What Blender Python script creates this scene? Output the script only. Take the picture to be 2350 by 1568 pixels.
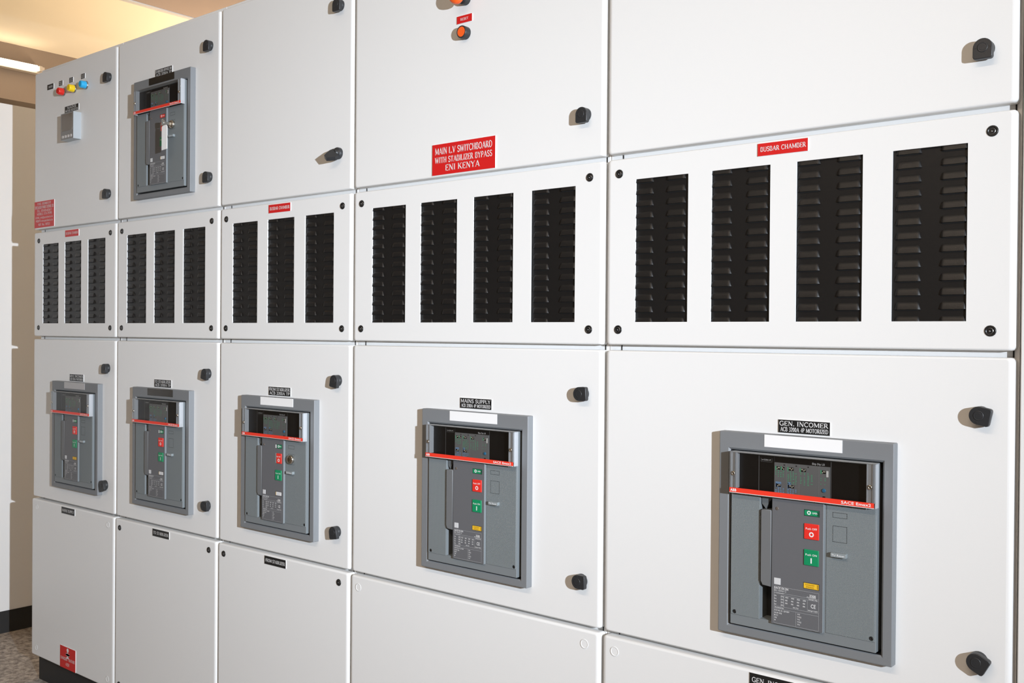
import bpy, bmesh, math, random
from mathutils import Vector, Matrix
from mathutils.geometry import tessellate_polygon
PI = math.pi
for o in list(bpy.data.objects): bpy.data.objects.remove(o, do_unlink=True)
S = bpy.context.scene
COL = S.collection
GZ = 0.095            # height of the switchboard datum above the floor

# ------------------------------------------------------------------ camera
def cam_axes(yaw, pitch, roll):
    cy, sy, cp, sp = math.cos(yaw), math.sin(yaw), math.cos(pitch), math.sin(pitch)
    f = Vector((-sy*cp, cy*cp, sp)); r = Vector((cy, sy, 0)); u = r.cross(f)
    cr, sr = math.cos(roll), math.sin(roll)
    return r*cr+u*sr, u*cr-r*sr, f
cd = bpy.data.cameras.new('camera'); cam = bpy.data.objects.new('camera', cd); COL.objects.link(cam)
r_, u_, f_ = cam_axes(0.6915, -0.0071, 0.0078)
cam.matrix_world = Matrix(((r_.x, u_.x, -f_.x, 3.7949), (r_.y, u_.y, -f_.y, -1.7488), (r_.z, u_.z, -f_.z, 1.2305+GZ), (0, 0, 0, 1)))
cd.sensor_fit = 'HORIZONTAL'; cd.sensor_width = 36.0; cd.lens = 36.0*2285/2350
cd.clip_start = 0.05; cd.clip_end = 100
S.camera = cam

# ------------------------------------------------------------------ world, lights, exposure
w = bpy.data.worlds.new('world'); S.world = w; w.use_nodes = True
w.node_tree.nodes['Background'].inputs[0].default_value = (1.0, 0.76, 0.54, 1)
w.node_tree.nodes['Background'].inputs[1].default_value = 0.12
S.view_settings.view_transform = 'Standard'; S.view_settings.look = 'None'
S.view_settings.exposure = 0.0; S.view_settings.gamma = 1.0

def spot(name, loc, target, power, color, angle, blend, size):
    d = bpy.data.lights.new(name, 'SPOT'); d.energy = power; d.color = color; d.spot_size = math.radians(angle)
    d.spot_blend = blend; d.shadow_soft_size = size
    o = bpy.data.objects.new(name, d); COL.objects.link(o); o.location = loc
    o.rotation_euler = (Vector(target)-Vector(loc)).to_track_quat('-Z', 'Y').to_euler()
    return o
def area(name, loc, rot, power, color, sx, sy):
    d = bpy.data.lights.new(name, 'AREA'); d.energy = power; d.color = color; d.shape = 'RECTANGLE'; d.size = sx; d.size_y = sy
    o = bpy.data.objects.new(name, d); COL.objects.link(o); o.location = loc; o.rotation_euler = rot
    return o
# the photographer's flash, hand held to the right of the camera; zoomed reflector: brightest on its axis
fl = spot('flash_light', (5.53, -1.74, 1.58+GZ), (1.15, 0.0, 1.25+GZ), 1430, (0.80, 0.88, 0.98), 150, 1.0, 0.020)
fl.data.use_nodes = True; nt = fl.data.node_tree; em = [n for n in nt.nodes if n.type == 'EMISSION'][0]
tcn = nt.nodes.new('ShaderNodeTexCoord'); sp = nt.nodes.new('ShaderNodeSeparateXYZ'); nt.links.new(tcn.outputs['Normal'], sp.inputs[0])
def mth(op, a, b=None):
    n = nt.nodes.new('ShaderNodeMath'); n.operation = op
    for i, v in enumerate((a, b)):
        if v is None: continue
        if isinstance(v, (int, float)): n.inputs[i].default_value = v
        else: nt.links.new(v, n.inputs[i])
    return n.outputs[0]
x2 = mth('MULTIPLY', sp.outputs[0], sp.outputs[0]); y2 = mth('MULTIPLY', mth('MULTIPLY', sp.outputs[1], sp.outputs[1]), 0.25); z2 = mth('MULTIPLY', sp.outputs[2], sp.outputs[2])
den = mth('ADD', 1.0, mth('DIVIDE', mth('ADD', x2, y2), mth('MULTIPLY', z2, math.tan(math.radians(11.5))**2)))
nt.links.new(mth('DIVIDE', 1.0, den), em.inputs['Strength'])
# warm fluorescent lighting of the hall, over the aisle in front of the board
WARM = (1.0, 0.74, 0.50)
area('hall_fill_light', (3.2, -2.4, 2.95+GZ), (0, 0, 0), 46, (1.0, .80, .62), 2.4, 0.12)
area('hall_fill_light', (-1.0, 2.40, 1.40+GZ), (PI, 0, 0), 75, (1.0, .82, .60), 1.2, 0.25)     # added unseen uplight behind the board, brightens the ceiling evenly

# ------------------------------------------------------------------ materials
MATS = {}
def mat(name, col, rough=0.5, metal=0.0, spec=0.5, bump=0.0, bscale=400.0, emit=None, estr=0.0, coat=0.0, alpha=None, noise=0.0):
    if name in MATS: return MATS[name]
    m = bpy.data.materials.new(name); m.use_nodes = True; nt = m.node_tree; b = nt.nodes['Principled BSDF']
    b.inputs['Base Color'].default_value = (*col, 1); b.inputs['Roughness'].default_value = rough
    b.inputs['Metallic'].default_value = metal; b.inputs['Specular IOR Level'].default_value = spec
    b.inputs['Coat Weight'].default_value = coat
    if emit: b.inputs['Emission Color'].default_value = (*emit, 1); b.inputs['Emission Strength'].default_value = estr
    tc = nt.nodes.new('ShaderNodeTexCoord')
    if bump:
        n = nt.nodes.new('ShaderNodeTexNoise'); n.inputs['Scale'].default_value = bscale; n.inputs['Detail'].default_value = 2
        nt.links.new(tc.outputs['Object'], n.inputs['Vector'])
        bp = nt.nodes.new('ShaderNodeBump'); bp.inputs['Strength'].default_value = bump; bp.inputs['Distance'].default_value = 0.001
        nt.links.new(n.outputs['Fac'], bp.inputs['Height']); nt.links.new(bp.outputs['Normal'], b.inputs['Normal'])
    if noise:
        n2 = nt.nodes.new('ShaderNodeTexNoise'); n2.inputs['Scale'].default_value = 6; n2.inputs['Detail'].default_value = 5
        nt.links.new(tc.outputs['Object'], n2.inputs['Vector'])
        mx = nt.nodes.new('ShaderNodeMixRGB'); mx.blend_type = 'MULTIPLY'; mx.inputs[0].default_value = noise
        mx.inputs[1].default_value = (*col, 1); nt.links.new(n2.outputs['Fac'], mx.inputs[2]); nt.links.new(mx.outputs[0], b.inputs['Base Color'])
    MATS[name] = m
    return m
def clear(name, tint=(1, 1, 1), gloss=0.08, rough=0.03, frost=0.0, frostcol=(.8, .82, .84)):
    m = bpy.data.materials.new(name); m.use_nodes = True; nt = m.node_tree; nt.nodes.clear()
    out = nt.nodes.new('ShaderNodeOutputMaterial'); t = nt.nodes.new('ShaderNodeBsdfTransparent'); t.inputs[0].default_value = (*tint, 1)
    g = nt.nodes.new('ShaderNodeBsdfGlossy'); g.inputs['Roughness'].default_value = rough
    lw = nt.nodes.new('ShaderNodeLayerWeight'); lw.inputs[0].default_value = 0.35
    mul = nt.nodes.new('ShaderNodeMath'); mul.operation = 'MULTIPLY_ADD'; mul.inputs[1].default_value = 0.55; mul.inputs[2].default_value = gloss
    nt.links.new(lw.outputs['Fresnel'], mul.inputs[0])
    mx = nt.nodes.new('ShaderNodeMixShader'); nt.links.new(mul.outputs[0], mx.inputs[0]); nt.links.new(t.outputs[0], mx.inputs[1]); nt.links.new(g.outputs[0], mx.inputs[2])
    last = mx
    if frost:
        d = nt.nodes.new('ShaderNodeBsdfDiffuse'); d.inputs[0].default_value = (*frostcol, 1)
        m2 = nt.nodes.new('ShaderNodeMixShader'); m2.inputs[0].default_value = frost
        nt.links.new(mx.outputs[0], m2.inputs[1]); nt.links.new(d.outputs[0], m2.inputs[2]); last = m2
    nt.links.new(last.outputs[0], out.inputs[0]); MATS[name] = m
    return m
def textured(name, col, pitch=0.0026):
    m = mat(name, col, 0.55); nt = m.node_tree; b = nt.nodes['Principled BSDF']
    tc = [n for n in nt.nodes if n.type == 'TEX_COORD'][0]; sep = nt.nodes.new('ShaderNodeSeparateXYZ'); nt.links.new(tc.outputs['Object'], sep.inputs[0])
    def wave(i):
        a = nt.nodes.new('ShaderNodeMath'); a.operation = 'MULTIPLY'; a.inputs[1].default_value = 2*PI/pitch
        s = nt.nodes.new('ShaderNodeMath'); s.operation = 'SINE'
        nt.links.new(sep.outputs[i], a.inputs[0]); nt.links.new(a.outputs[0], s.inputs[0]); return s
    p = nt.nodes.new('ShaderNodeMath'); p.operation = 'MULTIPLY'; nt.links.new(wave(0).outputs[0], p.inputs[0]); nt.links.new(wave(2).outputs[0], p.inputs[1])
    bp = nt.nodes.new('ShaderNodeBump'); bp.inputs['Strength'].default_value = 0.55; bp.inputs['Distance'].default_value = 0.0006
    nt.links.new(p.outputs[0], bp.inputs['Height']); nt.links.new(bp.outputs['Normal'], b.inputs['Normal'])
    return m
WHITE = mat('white_powder_coat', (.80, .80, .79), 0.42, spec=0.35, bump=0.10, bscale=900)
BODY = mat('carcass_paint', (.62, .62, .60), 0.5, spec=0.3)
BLACKP = mat('black_plinth', (.018, .018, .018), 0.55, bump=.2, bscale=200)
DARK = mat('dark_cavity', (.006, .006, .006), 0.8)
LOUV = mat('black_louvre_sheet', (.008, .0075, .0075), 0.40, spec=0.40, bump=0.15, bscale=1500)
KNOB = mat('charcoal_plastic', (.022, .023, .025), 0.42, spec=0.5, bump=.1, bscale=700)
LOCKM = mat('black_lock_plastic', (.010, .010, .010), 0.35)
CHROME = mat('lock_insert_metal', (.35, .35, .35), 0.35, metal=.9)
FLG = mat('grey_flange_plastic', (.185, .195, .205), 0.6, spec=.8, bump=.15, bscale=1200)
FAS = mat('grey_fascia_plastic', (.185, .205, .215), 0.55, spec=.8)
FASD = mat('dark_grey_fascia', (.118, .121, .130), 0.55, spec=.8, bump=.1, bscale=1500)
TEX = textured('dimpled_grey_plastic', (.195, .220, .228))
GRIPM = mat('handle_grip_plastic', (.150, .155, .160), 0.55)
RECM = mat('recess_grey_plastic', (.12, .13, .135), 0.5)
BLKD = mat('black_display', (.010, .009, .009), 0.3)
TRIP = mat('trip_unit_grey', (.20, .205, .21), 0.5)
REDP = mat('red_print', (.82, .045, .022), 0.4)
REDB = mat('red_button', (.75, .03, .02), 0.4)
REDL = mat('red_laminate', (.62, .012, .012), 0.4)
BLKL = mat('black_laminate', (.010, .010, .010), 0.45)
LAMC = mat('white_laminate_core', (.85, .85, .84), 0.5)
INK = mat('white_ink', (.80, .80, .80), 0.5)
GRN = mat('green_button', (.005, .25, .10), 0.4)
GRNI = mat('green_ink', (.12, .50, .28), 0.5)
BLUI = mat('blue_ink', (.22, .38, .62), 0.5)
BLUB = mat('blue_button', (.03, .22, .42), 0.4)
YEL = mat('yellow_flag', (.82, .50, .03), 0.45)
YINK = mat('yellow_flag_ink', (.40, .22, .01), 0.5)
PAPER = mat('white_sticker', (.86, .86, .86), 0.6)
STEEL = mat('polished_steel', (.60, .56, .50), 0.22, metal=1.0)
ORNG = mat('orange_plastic', (.90, .12, .015), 0.35)
MBODY = mat('light_grey_meter', (.42, .45, .47), 0.45)
MFACE = mat('meter_face_grey', (.20, .19, .18), 0.3)
MSCR = mat('meter_screen', (.16, .13, .10), 0.15)
CLR = clear('clear_cover_plastic', (.97, .97, .96), 0.015, 0.02)
CLRG = clear('clear_cover_edge', (.90, .91, .92), 0.20, 0.10, 0.30, (.9, .92, .95))
CLRS = clear('clear_film_sticker', (.75, .72, .68), 0.10, 0.12)

# ------------------------------------------------------------------ mesh helpers (x right, z up, -y towards the viewer)
class MB:
    def __init__(s): s.v = []; s.f = []; s.m = []; s.sm = []; s.mats = []
    def mi(s, m):
        if m not in s.mats: s.mats.append(m)
        return s.mats.index(m)
    def face(s, idx, m, smooth=False): s.f.append(tuple(idx)); s.m.append(s.mi(m)); s.sm.append(smooth)
    def pts(s, ps): n = len(s.v); s.v += [tuple(p) for p in ps]; return list(range(n, n+len(ps)))
    def strip(s, a, b, m, smooth=False, closed=True):
        n = len(a)
        for i in range(n if closed else n-1):
            j = (i+1) % n; s.face((a[i], b[i], b[j], a[j]), m, smooth)
    def quad(s, x0, z0, x1, z1, y, m):
        s.face(s.pts([(x0, y, z0), (x1, y, z0), (x1, y, z1), (x0, y, z1)]), m)
    def box(s, x0, x1, y0, y1, z0, z1, m, front=None, side=None):
        p = s.pts([(x0, y0, z0), (x1, y0, z0), (x1, y1, z0), (x0, y1, z0), (x0, y0, z1), (x1, y0, z1), (x1, y1, z1), (x0, y1, z1)])
        sd = side or m
        s.face((p[0], p[1], p[5], p[4]), front or m); s.face((p[1], p[2], p[6], p[5]), sd); s.face((p[2], p[3], p[7], p[6]), m)
        s.face((p[3], p[0], p[4], p[7]), sd); s.face((p[4], p[5], p[6], p[7]), sd); s.face((p[3], p[2], p[1], p[0]), sd)
    def fill(s, loops, y, m):
        """planar front face (normal -y) with holes"""
        polys = [[Vector((x, 0, z)) for x, z in l] for l in loops]
        flat = [p for l in loops for p in l]; ids = s.pts([(x, y, z) for x, z in flat])
        for t in tessellate_polygon([[Vector((p.x, p.z, 0)) for p in l] for l in polys]):
            a, b, c = [flat[i] for i in t]
            if (b[0]-a[0])*(c[1]-a[1])-(b[1]-a[1])*(c[0]-a[0]) < 0: t = (t[0], t[2], t[1])
            s.face([ids[i] for i in t], m)
    def loop(s, l, y): return s.pts([(x, y, z) for x, z in l])
    def plate(s, x0, z0, x1, z1, yf, yb, m, holes=(), rx=0.001, rz=None, ry=None, rc=0.0015, side=None, front=None, back=False, hm=None, hdepth=None, nb=3, nc=3, smooth=True):
        """rounded rectangular plate: front at yf (towards viewer), back at yb, softened edge, optional holes (loops)"""
        rz = rx if rz is None else rz; ry = rx if ry is None else ry; sd = side or m
        prev = None
        for k in range(nb+1):
            a = k/nb*PI/2; ix, iz, dy = rx*(1-math.sin(a)), rz*(1-math.sin(a)), ry*(1-math.cos(a))
            l = s.loop(rrect(x0+ix, z0+iz, x1-ix, z1-iz, max(rc-min(ix, iz), 0.0003), nc), yf+dy)
            if prev: s.strip(prev, l, sd if front else m, smooth)
            prev = l
        l = s.loop(rrect(x0, z0, x1, z1, max(rc, 0.0003), nc), yb); s.strip(prev, l, sd)
        s.fill([rrect(x0+rx, z0+rz, x1-rx, z1-rz, max(rc-min(rx, rz), 0.0003), nc)]+[list(h) for h in holes], yf, front or m)
        if back: s.face(reversed(l), m)
        for h in holes:
            a = s.loop(h, yf); b = s.loop(h, yb if hdepth is None else yf+hdepth); s.strip(b, a, hm or m)
    def lathe(s, cx, cz, prof, m, n=24, mats=None, axis='y'):
        """profile [(r, y)] from back to front around an axis along y; ends closed"""
        prev = None
        for k, (r, y) in enumerate(prof):
            l = s.pts([(cx+r*math.cos(2*PI*i/n), y, cz+r*math.sin(2*PI*i/n)) for i in range(n)])
            mm = mats[k-1] if mats and k else m
            if prev: s.strip(l, prev, mm, True)
            prev = l
        s.face(prev, (mats[-1] if mats else m))
    def prism(s, loop, yf, yb, m, bev=0.0, front=None):
        """extruded outline, bevelled towards the viewer"""
        cx = sum(p[0] for p in loop)/len(loop); cz = sum(p[1] for p in loop)/len(loop)
        def inset(d):
            out = []
            for i, (x, z) in enumerate(loop):
                x0, z0 = loop[i-1]; x1, z1 = loop[(i+1) % len(loop)]
                tx, tz = x1-x0, z1-z0; q = math.hypot(tx, tz) or 1
                out.append((x-tz/q*d, z+tx/q*d))
            return out
        b = s.loop(loop, yb); f0 = s.loop(loop, yf+bev); s.strip(f0, b, m, False)
        if bev:
            i1 = inset(bev*.35); f1 = s.loop(i1, yf+bev*.3); s.strip(f1, f0, m, True)
            i2 = inset(bev); f2 = s.loop(i2, yf); s.strip(f2, f1, m, True); s.fill([i2], yf, front or m)
        else: s.fill([loop], yf, front or m)
    def build(s, name, parent=None, loc=(0, 0, 0)):
        me = bpy.data.meshes.new(name); me.from_pydata(s.v, [], s.f)
        for m in s.mats: me.materials.append(m)
        me.polygons.foreach_set('material_index', s.m); me.polygons.foreach_set('use_smooth', s.sm); me.update()
        o = bpy.data.objects.new(name, me); COL.objects.link(o); o.location = loc
        if parent: o.parent = parent
        return o
def rrect(x0, z0, x1, z1, r, n=3):
    out = []
    for cx, cz, a0 in ((x1-r, z0+r, -PI/2), (x1-r, z1-r, 0), (x0+r, z1-r, PI/2), (x0+r, z0+r, PI)):
        for k in range(n+1):
            a = a0+k/n*PI/2; out.append((cx+r*math.cos(a), cz+r*math.sin(a)))
    return out
def circ(cx, cz, r, n=20): return [(cx+r*math.cos(2*PI*i/n), cz+r*math.sin(2*PI*i/n)) for i in range(n)]
def rect(x0, z0, x1, z1): return [(x0, z0), (x1, z0), (x1, z1), (x0, z1)]
def empty(name, loc, label=None, cat=None, group=None):
    o = bpy.data.objects.new(name, None); COL.objects.link(o); o.location = loc; o.empty_display_size = 0.1
    if label: o['label'] = label
    if cat: o['category'] = cat
    if group: o['group'] = group
    return o

# ------------------------------------------------------------------ engraved serif lettering (capitals and figures drawn as strokes)
def arc(cx, cz, rx, rz, a0, a1, n=10):
    return [(cx+rx*math.cos(math.radians(a0+(a1-a0)*i/n)), cz+rz*math.sin(math.radians(a0+(a1-a0)*i/n))) for i in range(n+1)]
T, t_ = .16, .075
def _g():
    G = {}
    G['A'] = (.86, [([(.1, 0), (.43, 1)], t_), ([(.43, 1), (.76, 0)], T), ([(.2, .33), (.66, .33)], t_)], [(.1, 0, .2), (.76, 0, .24)])
    G['B'] = (.72, [([(.16, 0), (.16, 1)], T), ([(.16, .96)]+arc(.36, .74, .2, .22, 90, -90)+[(.16, .52)], .11), ([(.16, .52)]+arc(.38, .28, .24, .24, 90, -90)+[(.16, .04)], .11)], [(.12, 0, .16), (.12, .98, .16)])
    G['C'] = (.80, [(arc(.44, .5, .35, .46, 40, 320, 16), .12), ([(.71, .98), (.71, .70)], t_)], [])
    G['D'] = (.84, [([(.16, 0), (.16, 1)], T), ([(.16, .96), (.34, .96)]+arc(.34, .5, .38, .46, 90, -90, 12)+[(.16, .04)], .11)], [(.12, 0, .16), (.12, .98, .16)])
    G['E'] = (.70, [([(.16, 0), (.16, 1)], T), ([(.1, .965), (.6, .965), (.6, .78)], t_), ([(.16, .52), (.48, .52)], t_), ([(.48, .64), (.48, .40)], t_), ([(.1, .035), (.62, .035), (.62, .25)], t_)], [(.12, 0, .14)])
    G['F'] = (.66, [([(.16, 0), (.16, 1)], T), ([(.1, .965), (.6, .965), (.6, .76)], t_), ([(.16, .50), (.46, .50)], t_), ([(.46, .62), (.46, .38)], t_)], [(.16, 0, .26)])
    G['G'] = (.86, [(arc(.44, .5, .35, .46, 40, 300, 16), .12), ([(.70, .98), (.70, .72)], t_), ([(.70, .04), (.70, .42)], T)], [(.68, .44, .28)])
    G['H'] = (.88, [([(.18, 0), (.18, 1)], T), ([(.70, 0), (.70, 1)], T), ([(.18, .52), (.70, .52)], t_)], [(.18, 0, .26), (.18, .97, .26), (.70, 0, .26), (.70, .97, .26)])
    G['I'] = (.40, [([(.20, 0), (.20, 1)], T)], [(.20, 0, .28), (.20, .97, .28)])
    G['K'] = (.86, [([(.16, 0), (.16, 1)], T), ([(.70, 1), (.2, .42)], t_), ([(.34, .58), (.74, 0)], T)], [(.16, 0, .26), (.16, .97, .26), (.68, .97, .22), (.74, 0, .22)])
    G['L'] = (.68, [([(.16, 0), (.16, 1)], T), ([(.1, .035), (.6, .035), (.6, .28)], t_)], [(.16, .97, .26)])
    G['M'] = (1.06, [([(.14, 0), (.14, 1)], t_), ([(.16, 1), (.52, .1)], T), ([(.52, .1), (.86, 1)], t_), ([(.90, 0), (.90, 1)], T)], [(.14, 0, .2), (.10, .97, .2), (.90, 0, .26), (.92, .97, .2)])
    G['N'] = (.90, [([(.16, 0), (.16, 1)], t_), ([(.16, 1), (.74, 0)], T), ([(.74, 0), (.74, 1)], t_)], [(.16, 0, .22), (.10, .97, .2), (.74, .97, .22)])
    G['O'] = (.88, [(arc(.44, .5, .33, .45, 0, 360, 20), .12)], [])
    G['P'] = (.70, [([(.16, 0), (.16, 1)], T), ([(.16, .96), (.34, .96)]+arc(.34, .71, .25, .25, 90, -90)+[(.16, .46)], .11)], [(.16, 0, .26), (.12, .98, .16)])
    G['R'] = (.80, [([(.16, 0), (.16, 1)], T), ([(.16, .96), (.34, .96)]+arc(.34, .73, .24, .23, 90, -90)+[(.16, .50)], .11), ([(.38, .50), (.70, 0)], T)], [(.16, 0, .26), (.12, .98, .16), (.72, 0, .16)])
    G['S'] = (.66, [(arc(.33, .74, .21, .22, 30, 230, 10)+arc(.33, .27, .23, .24, 60, -150, 12), .125), ([(.53, .98), (.53, .76)], t_), ([(.11, .03), (.11, .27)], t_)], [])
    G['T'] = (.76, [([(.38, 0), (.38, 1)], T), ([(.08, .76), (.08, .965), (.68, .965), (.68, .76)], t_)], [(.38, 0, .28)])
    G['U'] = (.86, [([(.16, 1), (.16, .3)]+arc(.43, .3, .27, .27, 180, 360, 10)+[(.70, 1)], .12)], [(.16, .97, .26), (.70, .97, .22)])
    G['V'] = (.84, [([(.1, 1), (.42, 0)], T), ([(.42, 0), (.72, 1)], t_)], [(.1, .97, .24), (.72, .97, .2)])
    G['W'] = (1.16, [([(.1, 1), (.34, 0)], T), ([(.34, 0), (.58, .9)], t_), ([(.56, .9), (.82, 0)], T), ([(.82, 0), (1.04, 1)], t_)], [(.1, .97, .24), (1.04, .97, .2), (.58, .97, .2)])
    G['Y'] = (.82, [([(.1, 1), (.41, .46)], T), ([(.41, .46), (.70, 1)], t_), ([(.41, 0), (.41, .48)], T)], [(.1, .97, .24), (.70, .97, .2), (.41, 0, .28)])
    G['Z'] = (.72, [([(.1, .76), (.1, .965), (.6, .965)], t_), ([(.6, .965), (.12, .035)], T), ([(.1, .035), (.62, .035), (.62, .25)], t_)], [])
    G['0'] = (.62, [(arc(.31, .5, .21, .45, 0, 360, 18), .115)], [])
    G['1'] = (.46, [([(.24, 0), (.24, 1), (.1, .84)], .13)], [(.24, 0, .26)])
    G['2'] = (.62, [([*arc(.30, .72, .2, .23, 170, -20, 9), (.12, .05), (.54, .05)], .12)], [])
    G['3'] = (.60, [(arc(.28, .74, .19, .21, 150, -80, 8)+arc(.28, .27, .22, .24, 80, -150, 9), .12)], [])
    G['4'] = (.64, [([(.42, 0), (.42, 1), (.08, .3), (.58, .3)], .11)], [(.42, 0, .22)])
    G['5'] = (.60, [([(.5, .95), (.16, .95), (.14, .56)]+arc(.28, .3, .22, .27, 100, -150, 9), .12)], [])
    G['6'] = (.62, [([(.46, .95), (.18, .55)]+arc(.31, .3, .21, .26, 160, -200, 14), .12)], [])
    G['7'] = (.60, [([(.1, .94), (.52, .94), (.24, 0)], .12)], [])
    G['8'] = (.62, [(arc(.31, .75, .17, .2, -90, 270, 12)+arc(.31, .28, .21, .25, 90, -270, 12), .11)], [])
    G['9'] = (.62, [(arc(.31, .7, .2, .25, -20, 340, 12)+[(.4, .3), (.2, .03)], .12)], [])
    G['.'] = (.26, [([(.06, .08), (.20, .08)], .15)], [])
    G[':'] = (.26, [([(.06, .08), (.20, .08)], .15), ([(.06, .55), (.20, .55)], .15)], [])
    G['-'] = (.42, [([(.06, .42), (.36, .42)], .10)], [])
    G['/'] = (.46, [([(.06, -.05), (.40, 1.05)], .09)], [])
    G['@'] = (.8, [(arc(.4, .45, .32, .42, 0, 330, 14), .09), (arc(.4, .45, .14, .2, 0, 360, 10), .09)], [])
    G[' '] = (.42, [], [])
    return G
GL = _g()
def ribbon(mb, pts, wdt, sx, sz, ox, oz, y, m):
    P = [(ox+p[0]*sx, oz+p[1]*sz) for p in pts]; w = wdt*(sx+sz)/4
    L, Rr = [], []
    for i, p in enumerate(P):
        a = P[max(i-1, 0)]; b = P[min(i+1, len(P)-1)]
        tx, tz = b[0]-a[0], b[1]-a[1]; q = math.hypot(tx, tz) or 1
        nx, nz = -tz/q*w, tx/q*w; L.append((p[0]+nx, y, p[1]+nz)); Rr.append((p[0]-nx, y, p[1]-nz))
    a = mb.pts(L); b = mb.pts(Rr)
    for i in range(len(P)-1): mb.face((b[i], b[i+1], a[i+1], a[i]), m)
def serif(mb, s, x0, x1, z, h, y, m):
    nat = sum(GL[c][0] for c in s)
    sx = (x1-x0)/nat; cx = x0
    for c in s:
        wd, st, sf = GL[c]
        for p, wt in st: ribbon(mb, p, wt, sx, h, cx, z, y, m)
        for (px, pz, ln) in sf:
            e = .035*h; mb.quad(cx+(px-ln/2)*sx, z+(pz if pz < .5 else pz-.02)*h, cx+(px+ln/2)*sx, z+(pz if pz < .5 else pz-.02)*h+1.6*e, y, m)
        cx += wd*sx
_TC = {}
def sans(mb, s, x0, x1, z, h, y, m, bold=0.0):
    key = (s, bold)
    if key not in _TC:
        c = bpy.data.curves.new('lettering', 'FONT'); c.body = s; c.size = 1; c.offset = bold; c.resolution_u = 2; c.space_character = 1.06
        o = bpy.data.objects.new('lettering', c); COL.objects.link(o)
        me = bpy.data.meshes.new_from_object(o.evaluated_get(bpy.context.evaluated_depsgraph_get()))
        vs = [v.co.copy() for v in me.vertices]; fs = [tuple(p.vertices) for p in me.polygons]
        bpy.data.objects.remove(o, do_unlink=True); bpy.data.curves.remove(c); bpy.data.meshes.remove(me); _TC[key] = (vs, fs)
    vs, fs = _TC[key]
    if not vs: return
    a, b = min(v.x for v in vs), max(v.x for v in vs); lo = min(0, min(v.y for v in vs)); hi = max(v.y for v in vs)
    k = (x1-x0)/(b-a) if x1 is not None else h/(hi-lo)
    ids = mb.pts([(x0+(v.x-a)*k, y, z+(v.y)/(hi)*h) for v in vs])
    for f in fs: mb.face([ids[i] for i in f], m)

# ------------------------------------------------------------------ the hall
def structure(o): o['kind'] = 'structure'; return o
FLOORM = mat('terrazzo_floor', (.30, .27, .245), 0.55)
nt = FLOORM.node_tree; b = nt.nodes['Principled BSDF']; tc = [n for n in nt.nodes if n.type == 'TEX_COORD'][0]
n1 = nt.nodes.new('ShaderNodeTexNoise'); n1.inputs['Scale'].default_value = 38; n1.inputs['Detail'].default_value = 6; n1.inputs['Roughness'].default_value = .7
rmp = nt.nodes.new('ShaderNodeValToRGB'); rmp.color_ramp.elements[0].position = .38; rmp.color_ramp.elements[0].color = (.13, .11, .095, 1)
rmp.color_ramp.elements[1].position = .66; rmp.color_ramp.elements[1].color = (.48, .43, .38, 1)
nt.links.new(tc.outputs['Object'], n1.inputs['Vector']); nt.links.new(n1.outputs['Fac'], rmp.inputs[0]); nt.links.new(rmp.outputs[0], b.inputs['Base Color'])
CEIL = mat('cream_ceiling_paint', (.84, .74, .58), 0.8, bump=.3, bscale=5, noise=.0)
BEAM = mat('shaded_beam_plaster', (.20, .15, .11), 0.85, bump=.3, bscale=14)  # base colour darkened to carry the shade on the beam's side
BEAMP = mat('pink_beam_plaster', (.58, .43, .34), 0.85, bump=.3, bscale=9)
m = MB(); m.box(-5, 7.5, -5.2, 3.0, -.12, 0, FLOORM); structure(m.build('floor'))
m = MB(); m.box(-5, 7.5, -5.2, 3.0, 3.0+GZ, 3.12+GZ, CEIL); structure(m.build('ceiling'))
WALLM = mat('cream_wall_paint', (.78, .70, .58), 0.8, bump=.2, bscale=10)
m = MB(); m.box(-5, 7.5, 3.0, 3.15, 0, 3.0+GZ, WALLM); structure(m.build('wall_back'))
m = MB(); m.box(-5.15, -5, -5.2, 3.15, 0, 3.0+GZ, WALLM); structure(m.build('wall_left'))
def beam(x0, x1, z0, mt, k):
    m = MB(); m.box(x0, x1, -5.2, 3.0, z0, 3.0+GZ, mt); return structure(m.build('trim_%d' % k))
beam(-2.68, -2.52, 2.655+GZ, BEAM, 1)
b2 = beam(-0.345, 0.15, 2.70+GZ, BEAMP, 2)
m = MB(); m.box(-.365, -.335, -5.2, 3.0, 2.695+GZ, 2.715+GZ, mat('beam_edge_highlight', (.92, .86, .78), .7)); structure(m.build('trim_3'))  # pale strip standing in for the bright highlight along the beam's edge
# tube lights along the beams
FIX = mat('batten_metal', (.42, .36, .30), .5)
def tube_light(x, z, y0, y1, d, label, strength):
    """tube along y; d = side (+1/-1 in x) of the beam face it is fixed to"""
    TM = mat('lit_tube_%g' % strength, (1, .9, .8), .4, emit=(1.0, .85, .64), estr=strength)
    root = empty('tube_light', (x, y1, z), label, 'light fitting'); L_ = y0-y1
    m = MB(); xa, xb = sorted((d*.026, d*.075)); m.box(xa, xb, L_-.02, .05, -.022, .022, FIX); m.build('batten', root)
    m = MB(); n = 14; prev = None
    for yy, rr in ((L_, .004), (L_+.004, .0155), (-.010, .0185), (-.003, .014), (0, .004)):
        l = m.pts([(rr*math.cos(2*PI*i/n), yy, rr*math.sin(2*PI*i/n)) for i in range(n)])
        if prev: m.strip(prev, l, TM, True)
        prev = l
    m.build('tube', root)
    m = MB(); xa, xb = sorted((-.014*d, .03*d)); m.box(xa, xb, 0.001, .018, -.016, .016, FIX); m.build('lamp_holder', root)
    return root
tube_light(-2.42, 2.855+GZ, -0.9, 1.135, -1, 'long lit fluorescent tube along the brown ceiling beam', 6)
tube_light(-0.43, 2.86+GZ, 0.1, 1.5, 1, 'unseen fluorescent tube added behind the pinkish ceiling beam', 14)  # added tube, out of sight, to brighten the ceiling

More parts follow.
